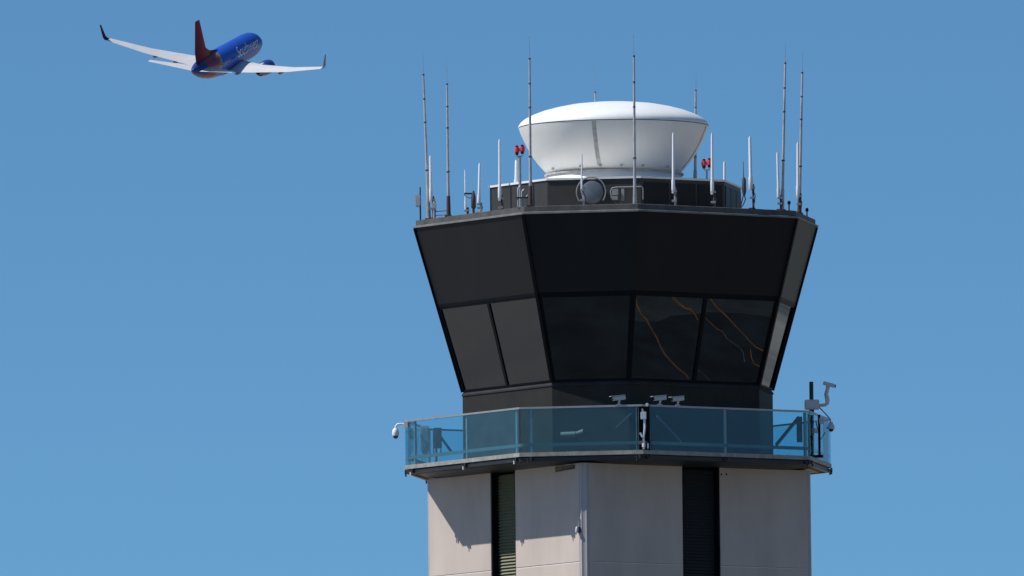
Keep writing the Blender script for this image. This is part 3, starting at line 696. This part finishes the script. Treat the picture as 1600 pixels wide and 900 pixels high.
def fin_mat():
    m = bpy.data.materials.new('tail_livery'); m.use_nodes = True; t = m.node_tree; N = t.nodes; L = t.links
    b = N['Principled BSDF']; b.inputs['Roughness'].default_value = .75; b.inputs['Specular IOR Level'].default_value = .08
    g = N.new('ShaderNodeTexCoord'); s = N.new('ShaderNodeSeparateXYZ'); L.new(g.outputs['Object'], s.inputs[0])
    a = N.new('ShaderNodeMath'); a.operation = 'MULTIPLY'; a.inputs[1].default_value = .5; L.new(s.outputs['Z'], a.inputs[0])
    d = N.new('ShaderNodeMath'); d.operation = 'ADD'; L.new(s.outputs['X'], d.inputs[0]); L.new(a.outputs[0], d.inputs[1])
    mr = N.new('ShaderNodeMapRange'); mr.inputs[1].default_value = -28.5; mr.inputs[2].default_value = -20.5; L.new(d.outputs[0], mr.inputs[0])
    r = N.new('ShaderNodeValToRGB'); r.color_ramp.interpolation = 'LINEAR'; e = r.color_ramp.elements
    e[0].position = 0; e[0].color = (.08, .010, .03, 1); e[1].position = 1; e[1].color = (.015, .03, .2, 1)
    for p_, c in ((.30, (.16, .022, .04, 1)), (.50, (.25, .045, .06, 1)), (.66, (.22, .095, .075, 1)), (.80, (.14, .03, .05, 1))):
        q = e.new(p_); q.color = c
    L.new(mr.outputs[0], r.inputs[0]); L.new(r.outputs[0], b.inputs['Base Color']); return m
M['fin'] = fin_mat()

secs = [(0, .03, .03, -.35), (-.25, .42, .40, -.33), (-.8, .85, .82, -.27), (-1.7, 1.25, 1.28, -.18), (-2.8, 1.55, 1.65, -.08), (-4.2, 1.78, 1.9, -.02), (-6, 1.88, 2.0, 0), (-9, 1.88, 2.0, 0), (-14, 1.88, 2.0, 0), (-20, 1.88, 2.0, 0),
        (-21.6, 1.85, 1.96, .02), (-23.8, 1.70, 1.82, .10), (-26.0, 1.45, 1.56, .26), (-28.0, 1.10, 1.18, .44), (-29.5, .74, .78, .58), (-30.4, .42, .44, .66), (-30.7, .2, .2, .68)]
b = MB(); NS = 40
b.loft([[Vector((x, ry * math.cos(2 * math.pi * k / NS), zc + rz * math.sin(2 * math.pi * k / NS))) for k in range(NS)] for x, ry, rz, zc in secs])
fus = b.build('fuselage', M['livery'], PL_, smooth=True)
FOIL = [(0, 0), (.03, .045), (.12, .07), (.3, .08), (.55, .06), (.8, .028), (1, .002), (.8, -.015), (.55, -.03), (.3, -.04), (.12, -.035), (.03, -.022)]
def lift(sections, name, m, parent, vert=False, sm=True):
    b = MB(); rings = []
    for xle, y, z, c, th in sections:
        ring = []
        for u, w in FOIL:
            o = w * c * th
            ring.append(Vector((xle - u * c, y + (o if vert else 0), z + (0 if vert else o))))
        rings.append(ring)
    b.loft(rings); return b.build(name, m, parent, smooth=sm)
for s in (-1, 1):
    lift([(-10.6, s * 1.4, -1.45, 8.4, 1.0), (-13.3, s * 5.6, -.98, 5.5, .9), (-16.6, s * 11.5, .1, 3.5, .8), (-19.75, s * 17.15, 1.55, 1.65, .8)], 'wing', M['wingw'], PL_)
    b = MB(); rings = []
    for xle, y, z, c, cant in ((-19.8, 17.1, 1.55, 1.65, 0), (-20.2, 17.4, 1.68, 1.5, 35), (-20.6, 17.62, 2.05, 1.25, 70), (-22.0, 18.0, 4.0, .55, 80)):
        a = R_(cant); rings.append([Vector((xle - u * c, s * (y - w * c * .9 * math.sin(a)), z + w * c * .9 * math.cos(a))) for u, w in FOIL])
    b.loft(rings); b.build('winglet', M['blue'] if s < 0 else mat('maroon_winglet', (.075, .010, .03), .7, spec=.1), PL_, smooth=True)
    lift([(-26.4, s * .5, .55, 3.6, .55), (-30.0, s * (7.1 if s > 0 else 6.3), 1.35, 1.2, .5)], 'tailplane', M['wingw'], PL_)
    b = MB(); b.lathe([(0, -8.7), (.80, -8.7), (1.0, -8.85), (1.10, -9.7), (1.07, -10.9), (.96, -12.1), (.84, -12.9), (.78, -12.9), (.72, -12.5), (0, -12.5)], (0, s * 4.83, -1.85), 32, 'X'); e = b.build('engine', M['blue'], PL_, smooth=True)
    b = MB(); b.lathe([(.66, -12.4), (.60, -13.2), (.42, -13.7), (.40, -13.3), (0, -13.3)], (0, s * 4.83, -1.85), 24, 'X'); b.lathe([(.30, -13.2), (.22, -13.9), (.03, -14.4), (0, -14.4)], (0, s * 4.83, -1.85), 20, 'X'); b.build('exhaust', mat('exhaust_metal', (.035, .033, .032), .5, metal=.3), e, smooth=True)
    b = MB(); b.hexa([Vector((x, s * 4.83 - .15, z)) for x, z in ((-9.6, -.95), (-13.6, -1.5), (-16.0, -1.15), (-12.6, -.80))], [Vector((x, s * 4.83 + .15, z)) for x, z in ((-9.6, -.95), (-13.6, -1.5), (-16.0, -1.15), (-12.6, -.80))]); b.build('pylon', M['wingw'], e)
    for y, x, z in ((3.0, -18.3, -1.5), (7.0, -18.2, -1.0), (10.0, -18.9, -.4)):
        b = MB(); b.tube([(x + 1.8, s * y, z + .12), (x + .8, s * y, z - .05), (x - .2, s * y, z - .05), (x - 1.4, s * y, z + .12)], [.05, .24, .24, .04], 10); b.build('flap_fairing', M['fairing'], PL_, smooth=True)
lift([(-23.0, 0, 1.5, 6.4, .6), (-25.4, 0, 3.4, 5.0, .55), (-29.3, 0, 8.35, 2.0, .6)], 'tail_fin', M['fin'], PL_, vert=True)
b = MB(); b.hexa([Vector((-19.0, -.06, 1.95)), Vector((-25.0, -.18, 1.5)), Vector((-26.0, -.18, 3.5)), Vector((-23.6, -.1, 2.6))], [Vector((-19.0, .06, 1.95)), Vector((-25.0, .18, 1.5)), Vector((-26.0, .18, 3.5)), Vector((-23.6, .1, 2.6))]); b.build('dorsal_fin', M['fin'], PL_)
b = MB(); b.lathe([(0, -9.8), (1.0, -10.2), (1.75, -12), (1.85, -15), (1.7, -18.5), (.9, -20.5), (0, -21)], (0, 0, -.55), 28, 'X'); b.build('wing_fairing', M['blue'], PL_, smooth=True)
# cabin windows: small dark ovals along both sides
for s in (-1, 1):
    b = MB()
    for k in range(38):
        x = -4.9 - k * .54
        if x < -22.6: break
        z = .45; ry = 1.88 * math.sqrt(1 - (z / 2.0) ** 2)
        b.box((x, s * (ry - .0), z), (.24, .03, .34))
    b.build('cabin_window_row', M['lens'], fus)
# airline name on both sides of the fuselage
def lettering(s):
    cu = bpy.data.curves.new('name_curve', 'FONT'); cu.body = 'Southwest'; cu.size = 2.3; cu.shear = .25; cu.space_character = .98
    to = bpy.data.objects.new('name_tmp', cu); COL.objects.link(to)
    dg = bpy.context.evaluated_depsgraph_get(); me = bpy.data.meshes.new_from_object(to.evaluated_get(dg)); COL.objects.unlink(to); bpy.data.objects.remove(to)
    bm = bmesh.new(); bm.from_mesh(me)
    for _ in range(3): bmesh.ops.subdivide_edges(bm, edges=[e for e in bm.edges if e.calc_length() > .25], cuts=1)
    bmesh.ops.triangulate(bm, faces=bm.faces)
    w = max(v.co.x for v in bm.verts)
    for v in bm.verts:
        u, h = v.co.x, v.co.y
        th = (h - .85 + 1.0) / 1.94
        x = (-15.2 + u * 10 / w) if s < 0 else (-5.2 - u * 10 / w)
        v.co = Vector((x, s * 1.90 * math.cos(th), 2.02 * math.sin(th)))
    bm.to_mesh(me); bm.free(); me.materials.clear(); me.materials.append(mat('silver_lettering', (.62, .64, .68), .4))
    o = bpy.data.objects.new('lettering', me); COL.objects.link(o); o.parent = fus
lettering(-1); lettering(1)
